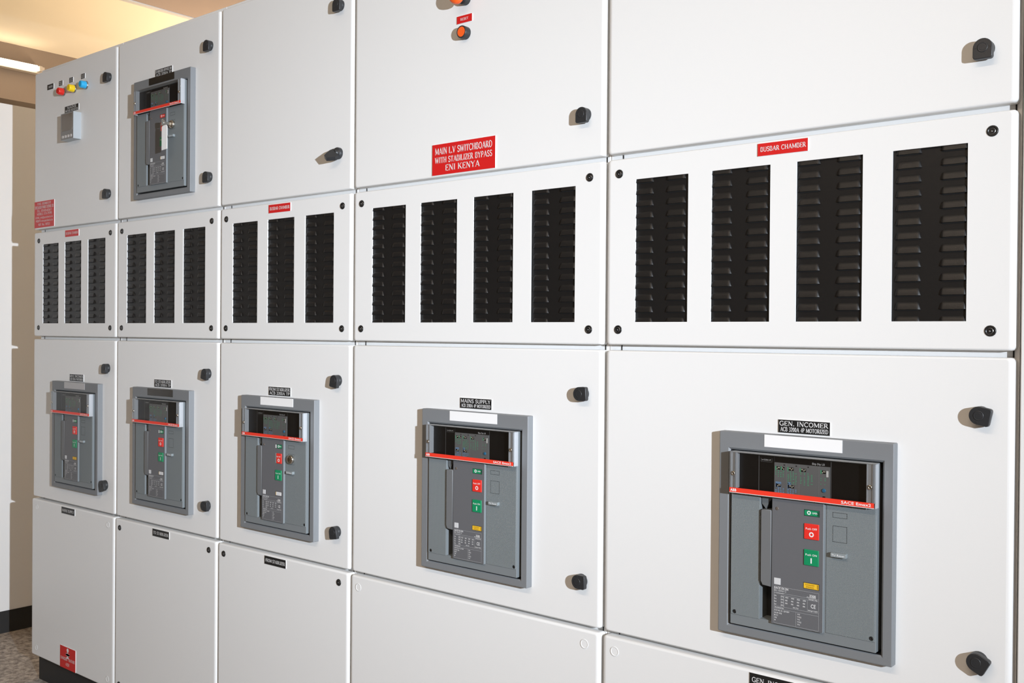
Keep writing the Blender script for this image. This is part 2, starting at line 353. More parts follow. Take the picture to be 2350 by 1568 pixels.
# ------------------------------------------------------------------ switchboard: five cubicles side by side
def nameplate(parent, x0, z0, x1, z1, lines, face, y=0.0, t=0.0016, name='nameplate', label=None, pad=.04):
    """engraved laminate plate: coloured face, white core seen at the edges; lines = (text, left, right, bottom, height) as fractions"""
    m = MB(); W_, H_ = x1-x0, z1-z0
    m.box(x0, x1, y-t, y+.0001, z0, z1, LAMC, front=face, side=LAMC)
    for ln in lines:
        s, a, b_, zb, h = ln[:5]
        (sans if len(ln) > 5 else serif)(m, s, x0+a*W_, x0+b_*W_, z0+zb*H_, h*H_, y-t-.00025, INK)
    o = m.build(name, parent)
    if label: o['label'] = label
    return o
def quarter_lock(parent, cx, cz, y=0.0, kind='black'):
    m = MB()
    if kind == 'black':
        m.lathe(cx, cz, [(.0092, y+.001), (.0092, y-.0008), (.0082, y-.0018), (.0066, y-.0018), (.0060, y-.0006), (.0048, y-.0006), (.0044, y-.0014)], LOCKM, 20, mats=[LOCKM]*5+[CHROME, LOCKM])
        m.lathe(cx-.0009, cz-.0005, [(.0020, y-.0012), (.0020, y-.0022), (.0012, y-.0026)], CHROME, 3)
        return m.build('quarter_turn_lock', parent)
    m.lathe(cx, cz, [(.0106, y-.0003), (.0100, y-.0012), (.0082, y-.0004), (.0040, y+.0030), (.0024, y+.0050), (.0023, y+.0056)], WHITE, 20, mats=[WHITE]*5+[DARK])
    o = m.build('fixing_screw', parent); return o
def knob_outline(ang, r=.015, ext=.0185, cx=0, cz=0, k=1.0):
    base = [(r*math.cos(a), r*math.sin(a)) for a in [PI*i/12 for i in range(13)]]
    c = .004
    base += [(-r, -ext+c), (-r+.0012, -ext+.0012), (-r+c, -ext), (r-c, -ext), (r-.0012, -ext+.0012), (r, -ext+c)]
    a = math.radians(ang); out = []
    for x, z in base:
        x, z = x*k, z*k; out.append((cx+x*math.cos(a)-z*math.sin(a), cz+x*math.sin(a)+z*math.cos(a)))
    return out
def door_knob(parent, cx, cz, ang=0.0, k=1.0, wing=False):
    m = MB()
    if not wing:
        m.lathe(cx, cz, [(.0150*k, .001), (.0150*k, -.006), (.0140*k, -.0085)], KNOB, 24)
        m.prism(knob_outline(ang, cx=cx, cz=cz, k=k), -.0177, -.0080, KNOB, .0012)
        m.lathe(cx, cz, [(.0083*k, -.0174), (.0080*k, -.0182), (.0066*k, -.0182), (.0060*k, -.0178), (.0050*k, -.0184)], KNOB, 20)
        a = math.radians(ang)
        for sg in (-1, 1):
            px, pz = cx+sg*.0112*k*math.cos(a), cz+sg*.0112*k*math.sin(a)
            m.lathe(px, pz, [(.0012, -.0176), (.0011, -.0183)], KNOB, 8)
    else:
        m.lathe(cx, cz, [(.0155, .001), (.0155, -.008), (.0140, -.0105), (.0085, -.0110), (.0080, -.0165), (.0068, -.0178)], KNOB, 24)
        # grip folded out from the knob, pointing down left and towards the viewer
        d = Vector((-.017, -.021, -.012)); p0 = Vector((cx+.003, -.012, cz-.004)); s = Vector((.011, 0, -.010)); t = Vector((.003, -.004, .005))
        ring = []
        for f, ws in ((0, 1.0), (.35, 1.0), (.8, .62), (1.05, .35)):
            c = p0+d*f; ring.append(m.pts([c-s*ws-t*.6, c+s*ws-t*.6, c+s*ws+t, c-s*ws+t]))
        for a_, b_ in zip(ring, ring[1:]): m.strip(a_, b_, KNOB)
        m.face(ring[-1][::-1], KNOB)
    return m.build('door_knob', parent)
def door(root, W_, z0, z1, hole=None, y=0.0, name='door'):
    m = MB()
    m.plate(-.0045 if root['first'] else .0045, z0, W_-.0030, z1, y, y+.0205, WHITE, holes=[hole] if hole else (), rx=.0095, rz=.0035, ry=.0065, rc=.0075, nb=5, nc=4)
    o = m.build(name, root); return o
def louvre_sheet(parent, x0, z0, w_, h_, dx):
    """black sheet with two rows of pressed louvres, open at the bottom edge"""
    m = MB(); y = .0045; m.quad(x0-.006, z0-.006, x0+w_+.006, z0+h_+.006, y, LOUV)
    nu, nv = 14, 6; lw, lh, D = .0445, .0128, .0040
    for c in (0, 1):
        xl = x0+dx+c*.0745
        for k in range(13):
            zb = z0+h_-.0078-k*.02425; top = min(zb+lh, z0+h_+.004)
            prev = None
            for j in range(nv+1):
                v = j/nv; row = []                                   # v=0 bottom (open lip) .. 1 top (flush)
                for i in range(nu+1):
                    u = i/nu*2-1
                    e = max(0.0, abs(u)-.72)/.28
                    wz = math.sqrt(max(0, 1-e*e))                    # rounded ends
                    z = zb+(top-zb)*v*(.35+.65*wz) if False else zb+lh*v*wz
                    p = D*(1-v)**.55*(max(0, 1-e**3))**.8
                    row.append((xl+(u+1)/2*lw, y-.0003-p, z))
                ids = m.pts(row)
                if prev: m.strip(prev, ids, LOUV, True, closed=False)
                prev = ids
            # dark mouth under the lip
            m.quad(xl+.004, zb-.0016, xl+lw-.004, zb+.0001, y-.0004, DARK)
    return m.build('louvre_sheet', parent)
def vent_panel(root, W_, bus=True, buslabel=None):
    z0, z1 = 1.2101+GZ, 1.5997+GZ; n, p0, pw, ww = (4, .0762, .1745, .1228) if W_ > .7 else (3, .0672, .1682, .1216)
    wz0, wz1 = 1.2582+GZ, 1.5532+GZ
    m = MB(); holes = [rect(p0+i*pw, wz0, p0+i*pw+ww, wz1) for i in range(n)]
    m.plate(-.0045 if root['first'] else .0045, z0, W_-.0030, z1, 0, .0205, WHITE, holes=holes, rx=.0095, rz=.0035, ry=.0065, rc=.0075, nb=5, nc=4, hdepth=.003)
    o = m.build('vent_panel', root)
    for i in range(n): louvre_sheet(o, p0+i*pw, wz0, ww, wz1-wz0, (-.0035, -.002, .000, .0040)[i] if n == 4 else (-.002, -.001, .001)[i])
    for x in (.0355, W_-.0400):
        for z in (1.2423+GZ, 1.5682+GZ): quarter_lock(o, x, z)
    if bus:
        cx = W_*.5 - (.0025 if W_ > .7 else .008)
        nameplate(o, cx-.0495, 1.5708+GZ, cx+.0495, 1.5945+GZ, [('BUSBAR CHAMBER', .055, .965, .33, .38)], REDL, label='red nameplate reading BUSBAR CHAMBER')
    return o
def cover_panel(root, W_, kind, text=None, tx=None):
    y = -.003; m = MB()
    m.plate(-.0075 if root['first'] else .0045, .0055+GZ, W_-.0030, .5965+GZ, y, y+.0235, WHITE, rx=.0095, rz=.0050, ry=.0065, rc=.0085, nb=5, nc=4)
    o = m.build('cover_panel', root)
    for x in (.0355, W_-.0420):
        for z in (.0368+GZ, .5670+GZ): quarter_lock(o, x, z, y, kind)
    if text:
        nameplate(o, tx, .5685+GZ, tx+.0975, .5922+GZ, [(text, .05, .96, .30, .40)], BLKL, y=y, label='black nameplate reading '+text)
    return o
def cubicle(k, x, W_, label, depth=.62):
    root = empty('switchboard_cubicle', (x, 0, 0), label, 'electrical cabinet', 'cubicles of the switchboard'); root['first'] = (k == 0)
    x0 = .0095 if k == 0 else .0006; x1 = W_-.0006
    m = MB(); zt = 2.2155+GZ; zb = .003+GZ; yb = depth
    m.plate(x0, zb, x1, zt, .0215, yb, WHITE, rx=.0015, rc=.002, hdepth=.2, hm=DARK,
            holes=[rect(.05, .72+GZ, W_-.05, 1.12+GZ), rect(.05, 1.23+GZ, W_-.05, 1.58+GZ), rect(.05, 1.66+GZ, W_-.05, 2.12+GZ)])
    m.build('carcass', root)
    for zz in (.6010, 1.2046, 1.6055):
        for xx in (x0+.030, x1-.010):
            m = MB(); m.box(xx, xx+.0022, .0205, .0216, zz-.012+GZ, zz+.012+GZ, DARK); m.build('carcass_joint', root)
    m = MB(); m.box(0.0 if k == 0 else .0005, W_-.0005, .0245, depth-.03, 0, .002+GZ, BLACKP); m.build('plinth', root)
    return root
CX = [0, .6, 1.2, 1.8, 2.6]; CW = [.6, .6, .6, .8, .8]
LBL = ['leftmost narrow switchboard cubicle with three pilot lamps, meter and red maker plate',
       'second narrow switchboard cubicle from the left, breakers in its top and middle doors',
       'third narrow switchboard cubicle with plain top door, breaker marked FROM STABILIZER',
       'wide switchboard cubicle with red MAIN L.V SWITCHBOARD sign and orange push buttons',
       'rightmost wide switchboard cubicle with breaker marked GEN. INCOMER']
R = [cubicle(i, CX[i], CW[i], LBL[i]) for i in range(5)]
FH = (.019, .0135, .315, .3545)                        # flange opening, relative to the flange
def fhole(fx, fz): return rect(fx+.012, fz+.008, fx+.319, fz+.361)
FX = [.1815, .739-.6, 1.3395-1.2, 2.079-1.8, 2.8825-2.6]; FZ = .6635+GZ
TD, MD = (1.6108+GZ, 2.1995+GZ), (.6055+GZ, 1.1990+GZ)
top, mid, low, vent = [], [], [], []
for i in range(5):
    top.append(door(R[i], CW[i], *TD, hole=fhole(.738-.6, 1.6635+GZ) if i == 1 else None))
    mid.append(door(R[i], CW[i], *MD, hole=fhole(FX[i], FZ)))
    vent.append(vent_panel(R[i], CW[i], bus=i in (0, 2, 4)))
low = [cover_panel(R[0], .6, 'white', 'MAINS SUPPLY', .2304), cover_panel(R[1], .6, 'black', 'TO STABILIZER', .2430),
       cover_panel(R[2], .6, 'black', 'FROM STABILIZER', .2370), cover_panel(R[3], .8, 'white'), cover_panel(R[4], .8, 'white', 'GEN. INCOMER', .3430)]
kx = [w_-.0525 for w_ in CW]
angs_t = [(0, -2), (0, 2), (0, 'w'), (0, 0), (0, 0)]
angs_m = [(0, 18), (-11, 88), (-10, 8), (92, 90), (78, 62)]
for i in range(5):
    for a, z in zip(angs_t[i], (2.1010, 1.7028)):
        door_knob(top[i], kx[i]-(.003 if z < 2 and a == 'w' else 0), z+GZ+(.006 if a == 'w' else 0), 0 if a == 'w' else a, wing=a == 'w')
    for j, (a, z) in enumerate(zip(angs_m[i], (1.1040, .7010))):
        o = door_knob(mid[i], kx[i]-(.012 if (i, j) == (0, 1) else 0), z+GZ, a, k=1.12 if (i, j) == (0, 1) else 1.0)
# engraved plates over the breakers
def plate2(i, par, x, z, l1, l2, a1=.02, b1=.97, a2=.04, b2=.97):
    nameplate(par, x, z, x+.0988, z+.0240, [(l1, a1, b1, .54, .36), (l2, a2, b2, .10, .34)], BLKL, label='black nameplate reading '+l1)
plate2(0, mid[0], .2815, 1.0515+GZ, 'KPLC INCOMER', 'ACB 3200A 4P MOTORIZED')
plate2(1, mid[1], .8445-.6, 1.0520+GZ, 'TO STABILIZER', 'ACB 3200A TP')
plate2(2, mid[2], 1.4478-1.2, 1.0522+GZ, 'FROM STABILIZER', 'ACB 3200A TP')
plate2(3, mid[3], 2.1895-1.8, 1.0550+GZ, 'MAINS SUPPLY', 'ACB 3200A 4P MOTORIZED')
plate2(4, mid[4], 2.9950-2.6, 1.0520+GZ, 'GEN. INCOMER', 'ACB 3200A 4P MOTORIZED')
plate2(1, top[1], .8403-.6, 2.0528+GZ, 'STABILIZER BYPASS SW', 'ACB 3200A TP')
# red signs
nameplate(top[3], 2.0920-1.8, 1.6155+GZ, 2.2942-1.8, 1.6900+GZ, [('MAIN L.V SWITCHBOARD', .045, .955, .66, .215), ('WITH STABILIZER BYPASS', .045, .955, .38, .195), ('ENI KENYA', .215, .765, .115, .195)], REDL, t=.002,
          name='sign', label='large red sign reading MAIN L.V SWITCHBOARD WITH STABILIZER BYPASS ENI KENYA')
nameplate(top[3], 2.1698-1.8, 1.9695+GZ, 2.2186-1.8, 1.9874+GZ, [('RESET', .24, .76, .34, .34)], REDL, label='small red nameplate reading RESET')
nameplate(top[0], .0025, 1.6170+GZ, .1580, 1.7150+GZ, [('PANEL ASSEMBLED BY', .15, .84, .865, .09), ('SPECIALISED POWER SYSTEMS LTD', .03, .97, .715, .115), ('TEL. 020-8046516/7', .13, .88, .595, .09), ('MOBILE. 0724-29298', .13, .88, .475, .09),
          ('E-MAIL: info@specialised.co.ke', .06, .93, .345, .085, 1), ('WEBSITE: www.specialised.co.ke', .07, .93, .215, .085, 1), ('REF. No. 187/21', .21, .78, .07, .09, 1)], REDL, name='sign', label='red plate with lines of contact details')
o = nameplate(low[0], .2242, .0085+GZ, .3388, .0875+GZ, [('DANGER - HATARI', .05, .95, .375, .14), ('415V', .36, .62, .14, .14)], REDL, y=-.003, name='sign', label='red danger sign reading DANGER - HATARI 415V')
m = MB(); cx, zt = .2815, .0810+GZ; yy = -.0049                     # warning symbol: skull-like head over crossed bones and a triangle
m.fill([circ(cx, zt-.004, .0075, 14)], yy, INK); m.fill([rect(cx-.004, zt-.0145, cx+.004, zt-.0100)], yy, INK)
for sgn in (-1, 1): ribbon(m, [(-sgn, -.4), (sgn, .4)], 1.0, .013, .0022, cx, zt-.0200, yy, INK)
m.fill([[(cx-.012, zt-.034), (cx+.012, zt-.034), (cx, zt-.0235)]], yy, INK)
m.build('warning_symbol', low[0])
# pilot lamps on the leftmost top door
for j, (lx, nm, colr, em) in enumerate(((.2245, 'RED', (.72, .02, .015), None), (.3035, 'YELLOW', (.90, .62, .01), None), (.3885, 'BLUE', (.02, .40, .75), None))):
    pm = mat('pilot_lens_%s' % nm.lower(), colr, .18, coat=.5)
    m = MB(); m.lathe(lx, 2.0985+GZ, [(.0145, .001), (.0145, -.0030), (.0135, -.0045)], CHROME, 24); o = m.build('indicator_lamp', R[0]); o['label'] = nm.lower()+' pilot lamp'
    m = MB(); m.lathe(lx, 2.0985+GZ, [(.0132, -.004), (.0135, -.010), (.0128, -.0115), (.0128, -.0205), (.0118, -.0232), (.0090, -.0240)], pm, 24); m.build('lens', o)
    nx = (.1897, .2675, .3530)[j]
    nameplate(top[0], nx, 2.1248+GZ, nx+.0280, 2.1422+GZ, [(nm, .12, .88, .54, .32), ('PHASE', .10, .90, .12, .32)], BLKL, label='small black nameplate reading '+nm+' PHASE')
nameplate(top[0], .1005, 2.1230+GZ, .1487, 2.1427+GZ, [('MAINS', .20, .85, .30, .42)], BLKL, label='small black nameplate reading MAINS')
nameplate(top[0], .2357, 2.0198+GZ, .3367, 2.0425+GZ, [('MAINS', .17, .82, .53, .38), ('METER MONITOR', .04, .97, .08, .34)], BLKL, label='black nameplate reading MAINS METER MONITOR')
# panel meter
m = MB(); m.plate(.2600, 1.9125+GZ, .3520, 2.0080+GZ, -.0282, .001, MBODY, rx=.001, rc=.0015, front=MFACE, side=MBODY); met = m.build('panel_meter', R[0]); met['label'] = 'grey square panel meter'
m = MB(); m.plate(.2685, 1.9440+GZ, .3435, 2.0030+GZ, -.0290, -.0275, MSCR, rx=.0006); m.build('screen', met)
for j in range(4):
    m = MB(); x = .2690+j*.0200; m.plate(x, 1.9190+GZ, x+.0130, 1.9290+GZ, -.0296, -.0278, mat('meter_key', (.55, .52, .50), .4), rx=.0008, rc=.003); m.build('key_button', met)
# orange push buttons on the wide left cubicle
def ring_button(x, z):
    m = MB(); m.lathe(x, z, [(.0150, .001), (.0150, -.0160), (.0142, -.0178), (.0122, -.0180), (.0120, -.0160)], KNOB, 28); o = m.build('push_button', R[3]); o['label'] = 'orange reset push button in black ring'
    m = MB(); m.lathe(x, z, [(.0121, -.012), (.0121, -.0172), (.0112, -.0178)], ORNG, 28); m.build('button_cap', o)
ring_button(2.1985-1.8, 1.9434+GZ)
m = MB(); x, z = 2.198-1.8, 2.0245+GZ
m.lathe(x, z, [(.0150, .001), (.0150, -.0130), (.0140, -.0148), (.0095, -.0150), (.0095, -.026)], KNOB, 28); o = m.build('emergency_stop_button', R[3]); o['label'] = 'orange mushroom emergency push button'
m = MB(); m.lathe(x, z, [(.0105, -.024), (.0185, -.0270), (.0200, -.0310), (.0200, -.0370), (.0188, -.0405), (.0160, -.0425), (.0100, -.0438)], ORNG, 32); m.build('mushroom_cap', o)
# next cubicle to the right, only its edge is in view
root = empty('switchboard_cubicle', (3.4, 0, 0), 'plain cubicle at the far right edge, only a white strip showing', 'electrical cabinet', 'cubicles of the switchboard'); root['first'] = False
m = MB(); m.plate(.0006, .003+GZ, .3994, 2.2155+GZ, .0215, .62, WHITE, rx=.0015, rc=.002); m.build('carcass', root)
m = MB(); m.plate(.0050, .0055+GZ, .397, 2.1995+GZ, 0, .0205, WHITE, rx=.002, ry=.004, rc=.006); m.build('door', root)
m = MB(); m.box(.0005, .3995, .0245, .59, 0, .002+GZ, BLACKP); m.build('plinth', root)
# return section of the board at its left end, facing right
root = empty('side_cubicle', (-.68, -.3, 0), 'tall white cubicle at the left edge, standing square to the switchboard', 'electrical cabinet')
def ybox(m, x0, x1, y0, y1, z0, z1, mt): m.box(x0, x1, y0, y1, z0, z1, mt)
m = MB(); m.box(-.60, -.002, -.75, 1.55, .003+GZ, 2.2185+GZ, WHITE); m.build('carcass', root)
m = MB(); m.box(-.004, 0, -.748, 1.548, .006+GZ, 2.1985+GZ, WHITE); m.build('side_panel', root)
m = MB(); m.box(-.58, -.006, -.74, 1.54, 0, .003+GZ, BLACKP); m.build('plinth', root)

# ------------------------------------------------------------------ air circuit breakers (coordinates in metres from the flange's lower left corner)
def pattern_block(m, x0, z0, cols, rows, dx, dz, y, mt, rnd, w_=.0022, h_=.0007):
    for c in range(cols):
        for r in range(rows):
            if rnd.random() < .90:
                k = rnd.uniform(.5, 1.0); xx = x0+c*dx; zz = z0-r*dz
                m.quad(xx, zz, xx+w_*k, zz+h_*1.2, y, mt)
def breaker(x, z, label, sticker='white', flag='yellow', lock=None, window='open', off='normal'):
    root = empty('circuit_breaker', (x, 0, z), label, 'circuit breaker', 'air circuit breakers in the switchboard doors')
    rnd = random.Random(4)
    # door flange with chamfered opening
    m = MB(); H_ = rect(.019, .0135, .315, .3545)
    m.plate(0, 0, .331, .385, -.0180, .0005, FLG, holes=[H_], rx=.0016, rc=.002, hdepth=.0001, hm=FLG)
    a = m.loop(H_, -.0179); b_ = m.loop(rect(.0225, .0165, .3115, .3510), -.0145); m.strip(b_, a, FLG)
    c = m.loop(rect(.0225, .0165, .3115, .3510), .018); m.strip(c, b_, mat('flange_inside_shade', (.03, .03, .032), .6))  # inner walls coloured near-black for the shade inside the gap
    m.build('door_flange', root)
    m = MB(); m.box(.0140, .3200, .0120, .0185, .0090, .3600, DARK); m.build('dark_gap_backing', root)  # black backing added so the gap round the breaker looks shaded
    # fascia: base with recess for the charging handle
    YB, YT, YC = -.0215, -.0205, -.0272
    m = MB(); m.plate(.0275, .0200, .3045, .3490, YB, .0119, FAS, holes=[rect(.0880, .0400, .1130, .2680)], rx=.0010, rc=.0015, hm=FAS, hdepth=.030)
    m.quad(.0870, .0390, .1140, .2690, YB+.030, mat('recess_floor', (.02, .02, .021), .6)); fas = m.build('fascia', root)
    m = MB(); m.plate(.0288, .0385, .0872, .2720, YB-.0010, YB+.001, TEX, rx=.0005, rc=.001, holes=[circ(.0365, .0440, .0042, 14)], nb=1); m.build('dimpled_panel', fas)
    m = MB(); m.plate(.2150, .0385, .3022, .2720, YB-.0010, YB+.001, TEX, rx=.0005, rc=.001, holes=[circ(.2963, .0440, .0042, 14)], nb=1)
    for (ax, az, bx, bz) in ((.2262, .2462, .2525, .2555), (.2265, .2030, .2525, .2318)):
        g = .0003
        for q in ((ax, az, bx, az+g*2), (ax, bz-g*2, bx, bz), (bx-g*2, az, bx, bz), (ax, az, ax+g*2, bz)): m.quad(*q, YB-.00115, DARK)
    m.build('dimpled_panel', fas)
    for sx, sz in ((.0365, .0440), (.2963, .0440)):
        m = MB(); m.lathe(sx, sz, [(.0036, YB+.001), (.0036, YB-.0004), (.0030, YB-.0009), (.0016, YB-.0009), (.0013, YB-.0003)], LOCKM, 14); m.build('screw', fas)
    # centre panel, proud of the fascia
    m = MB(); m.plate(.1135, .0375, .2118, .2730, YC, YB+.001, FASD, rx=.0007, rc=.001, side=mat('fascia_edge_lit', (.20, .22, .23), .5), front=FASD); cen = m.build('control_panel', root)  # sides given a lighter grey for the flash light on the panel's edge
    m = MB(); y = YC-.0002; LN = mat('grey_ink_line', (.42, .43, .44), .5)
    def line(x0, z0, x1, z1, t=.0004): m.quad(x0, z0-t/2 if z0 == z1 else z0, x1 if x0 != x1 else x0+t, z1+t/2 if z0 == z1 else z1, y, LN)
    bx0, bz0, bx1, bz1 = .1190, .0398, .2040, .1072
    line(bx0, bz0, bx1, bz0); line(bx0, bz1, bx1, bz1); line(bx0, bz0, bx0, bz1); line(bx1, bz0, bx1, bz1)
    line(bx0, .0960, bx1, .0960); line(.1385, .0925, bx1, .0925); line(bx0, .0712, bx1, .0712); line(bx0, .0665, bx1, .0665); line(.1385, .0712, .1385, .0925); line(.1830, .0712, .1830, .0925); line(.1615, .0398, .1615, .0665)
    sans(m, 'SACE E4.2N', .1194, .1465, .1028, .0040, y, INK, .012); sans(m, 'IEC 60947-2', .1196, .1425, .0988, .0024, y, INK); sans(m, 'I /1 DISCONNECT', .1196, .1385, .0945, .0022, y, INK)
    sans(m, '3200', .1870, .1985, .0985, .0042, y, INK, .02); sans(m, 'IN=3200A', .1820, .1990, .0965, .0022, y, INK); sans(m, '50/60 Hz', .1855, .2015, .0930, .0024, y, INK)
    for r in range(4):
        sans(m, ('Ue', 'Icu', 'Ics', 'Icw')[r], .1196, .1236, .0890-r*.0052, .0026, y, INK, .01); sans(m, ('[V]', '[kA]', '[kA]', '[kA]')[r], .1325, .1375, .0890-r*.0052, .0026, y, INK, .01)
        if r < 3:
            for c in range(4): sans(m, (('415', '440', '525', '690'), ('66', '66', '66', '66'), ('66', '66', '66', '66'))[r][c], .1410+c*.0112, .1410+c*.0112+(.0056 if r == 0 else .0042), .0885-r*.0052, .0026, y, INK, .012)
    sans(m, '66 (1s)', .1560, .1660, .0728, .0024, y, INK, .01); sans(m, 'CE', .1895, .1985, .0790, .0070, y, INK, .01); sans(m, 'Uimp=12kV', .1845, .2025, .0728, .0024, y, INK, .01)
    sans(m, 'Accessories', .1205, .1380, .0678, .0026, y, INK, .01); sans(m, 'AUX 4Q, Q1...Q4 400V', .1200, .1490, .0625, .0024, y, INK, .01)
    for r, s in enumerate(('AUX 5Q', 'RTC', 'YR', 'M')): sans(m, s, .1200, .1200+.0024*len(s), .0578-r*.0046, .0024, y, INK, .01)
    for r, s in enumerate(('YO', 'YO2', 'YC', 'YC2', 'YU')): sans(m, s, .1640, .1640+.0026*len(s), .0620-r*.0046, .0024, y, INK, .01)
    m.build('rating_plate', cen)
    m = MB(); m.plate(.1188, .1108, .1315, .1228, YC-.0003, YC+.0002, mat('data_sticker', (.62, .63, .64), .5), rx=.0002, rc=.0004, nb=1); m.build('sticker', cen)
    m = MB(); m.lathe(.1232, .2505, [(.0032, YC+.0004), (.0032, YC-.0003), (.0026, YC-.0006), (.0012, YC-.0006)], mat('dull_brass', (.17, .14, .12), .45, metal=.4), 14); m.build('screw', cen)
    # charging handle
    m = MB()
    prof = [(.0912, .1130), (.0955, .1050), (.1122, .1045), (.1122, .2440), (.1110, .2462), (.0930, .2455), (.0912, .2435)]
    m.prism(prof, -.0275, .006, GRIPM, .0014); m.prism([(.0895, .255), (.0980, .2455), (.1045, .2600), (.1120, .2680), (.0895, .2680)], -.0195, .006, RECM, .0006)
    m.build('charging_handle', root)
    # indicator window and push buttons
    def rim(x0, z0, x1, z1, depth=.0012):
        m.quad(x0-.0009, z0-.0009, x1+.0009, z1+.0009, YC-.00015, DARK)
    m = MB(); rim(.1760, .2448, .2035, .2545)
    gcol = REDB if window == 'red' else GRN
    if window == 'half': m.quad(.1760, .2448, .1800, .2545, YC-.0003, PAPER); m.quad(.1800, .2448, .1835, .2545, YC-.0003, FASD); m.quad(.1835, .2448, .2035, .2545, YC-.0003, GRN)
    else: m.quad(.1760, .2448, .2035, .2545, YC-.0003, gcol)
    cxx = .1900 if window == 'half' else .1845
    lo, hi = circ(cxx, .2500, .0036, 20), circ(cxx, .2500, .0018, 20); a = m.loop(lo, YC-.0005); b_ = m.loop(hi, YC-.0005); m.strip(b_, a, INK) if False else m.strip(a, b_, INK)
    sans(m, 'OPEN', .1905, .2010, .2485, .0030, YC-.0005, INK, .02)
    if window == 'open': m.quad(.2005, .2455, .2032, .2535, YC-.0006, mat('window_shade', (.01, .05, .03), .5))
    m.build('position_indicator', cen)
    def push(z0, z1, mt, txt, sym, nm, shift=0.0):
        m = MB(); rim(.1762, z0, .2036, z1)
        if shift: m.quad(.1762, z0, .1762+shift, z1, YC-.0003, mat('pale_grey_plastic', (.34, .35, .36), .5))
        m.plate(.1762+shift, z0, .2036, z1, YC-.0020, YC+.0005, mt, rx=.0008, rc=.0010)
        sans(m, txt, .1795+shift*.7, .2005, z0+(z1-z0)*.62, .0036, YC-.0022, INK, .012); cz = z0+(z1-z0)*.32; cx = .1902+shift*.4
        if sym == 'O':
            a = m.loop(circ(cx, cz, .0045, 22), YC-.0022); b_ = m.loop(circ(cx, cz, .0024, 22), YC-.0022); m.strip(a, b_, INK)
        else: m.quad(cx-.0012, cz-.0048, cx+.0012, cz+.0048, YC-.0022, INK)
        m.build(nm, cen)
    push(.2025, .2305, REDB, 'Push OFF', 'O', 'off_button', .0055 if off == 'shifted' else 0)
    push(.1552, .1838, GRN, 'Push ON', 'I', 'on_button')
    m = MB(); rim(.1760, .1132, .2038, .1228)
    if flag == 'yellow':
        m.quad(.1760, .1132, .2038, .1228, YC-.0003, YEL); sans(m, 'CHARGED', .1790, .1965, .1186, .0026, YC-.0005, YINK, .02); sans(m, 'SPRING', .1805, .1950, .1145, .0026, YC-.0005, YINK, .02)
        m.quad(.2010, .1140, .2030, .1222, YC-.0005, YINK)
    else:
        m.quad(.1760, .1132, .1782, .1228, YC-.0003, FAS); m.quad(.1782, .1132, .1803, .1228, YC-.0003, YEL); m.quad(.1800, .1132, .2038, .1228, YC-.0004, PAPER); sans(m, 'DISCHARGED', .1815, .2020, .1188, .0020, YC-.0006, FASD); sans(m, 'SPRING', .1835, .1990, .1150, .0020, YC-.0006, FASD)
    m.build('spring_indicator', cen)
    m = MB(); m.plate(.2255, .1772, .2535, .1850, -.0300, YB, mat('reset_button_grey', (.24, .27, .28), .45), rx=.0006, rc=.0012); sans(m, 'TU Reset', .2275, .2510, .1795, .0034, -.0302, INK, .012); m.build('reset_button', fas)
    if lock:
        m = MB(); kx_, kz = .2400, .2175
        m.lathe(kx_, kz, [(.0125, YB), (.0125, YB-.0065), (.0112, YB-.0085), (.0088, YB-.0090), (.0070, YB-.0082), (.0066, YB-.0100)], STEEL, 28)
        m.quad(kx_-.0011, kz-.0045, kx_+.0011, kz+.0045, YB-.0102, mat('brass_keyway', (.25, .19, .10), .3, metal=1)); m.build('key_lock', fas)
    # electronic trip unit behind the clear cover
    m = MB(); m.plate(.0330, .2735, .3000, .3455, -.0232, YB+.0005, BLKD, rx=.0005, rc=.001, nb=1); tu = m.build('trip_unit', root)
    m = MB(); y = -.0252; m.box(.1165, .2215, y, -.0232, .2740, .3350, TRIP); L2 = mat('panel_joint_line', (.30, .31, .32), .4)
    for xx in (.1402, .1640, .2012, .1165): m.quad(xx, .2740, xx+.0005, .3345, y-.0001, L2)
    for xx in (.0845, .1148, .2225, .1150): m.quad(xx, .2740, xx+.0012, .3450, -.0238, mat('trim_line', (.16, .16, .165), .4))
    sans(m, 'Ekip Dip LSI', .1880, .2110, .3368, .0034, -.0236, INK, .012); sans(m, 'In=3200A 4P', .0905, .1085, .3365, .0028, -.0236, INK)
    for q in ((.0885, .3342, .1110, .3345), (.0885, .3342, .0888, .3412), (.1107, .3342, .1110, .3412)): m.quad(*q, -.0236, L2)
    for xx in (.1345, .1575, .1800): m.quad(xx, .3305, xx+.0024, .3325, y-.0002, BLKD)
    def dip(x0, z0, n, side):
        m.quad(x0-.0022, z0-.0008, x0-.0002, z0+.0062, y-.0002, side); m.quad(x0, z0, x0+.0022*n+.001, z0+.0056, y-.0003, BLKD)
        for k in range(n): zz = z0+(.0026 if (k+n) % 3 else .0008); m.quad(x0+.0008+k*.0022, zz, x0+.0021+k*.0022, zz+.0022, y-.0005, mat('toggle_cream', (.85, .80, .66), .4))
    dip(.1205, .3222, 3, GRNI); dip(.1310, .3222, 2, GRNI); dip(.1440, .3225, 4, GRNI); dip(.1675, .3225, 4, GRNI); dip(.2065, .3225, 3, GRNI)
    m.quad(.2150, .3170, .2190, .3280, y-.0002, PAPER)
    pattern_block(m, .1185, .3195, 4, 4, .0048, .0035, y-.0002, GRNI, rnd, .0026, .0014); pattern_block(m, .1422, .3195, 4, 9, .0050, .0027, y-.0002, GRNI, rnd, .0030, .0011)
    pattern_block(m, .1665, .3195, 4, 9, .0068, .0027, y-.0002, GRNI, rnd, .0030, .0011); pattern_block(m, .2045, .3130, 2, 4, .0075, .0035, y-.0002, GRNI, rnd, .0024, .0013)
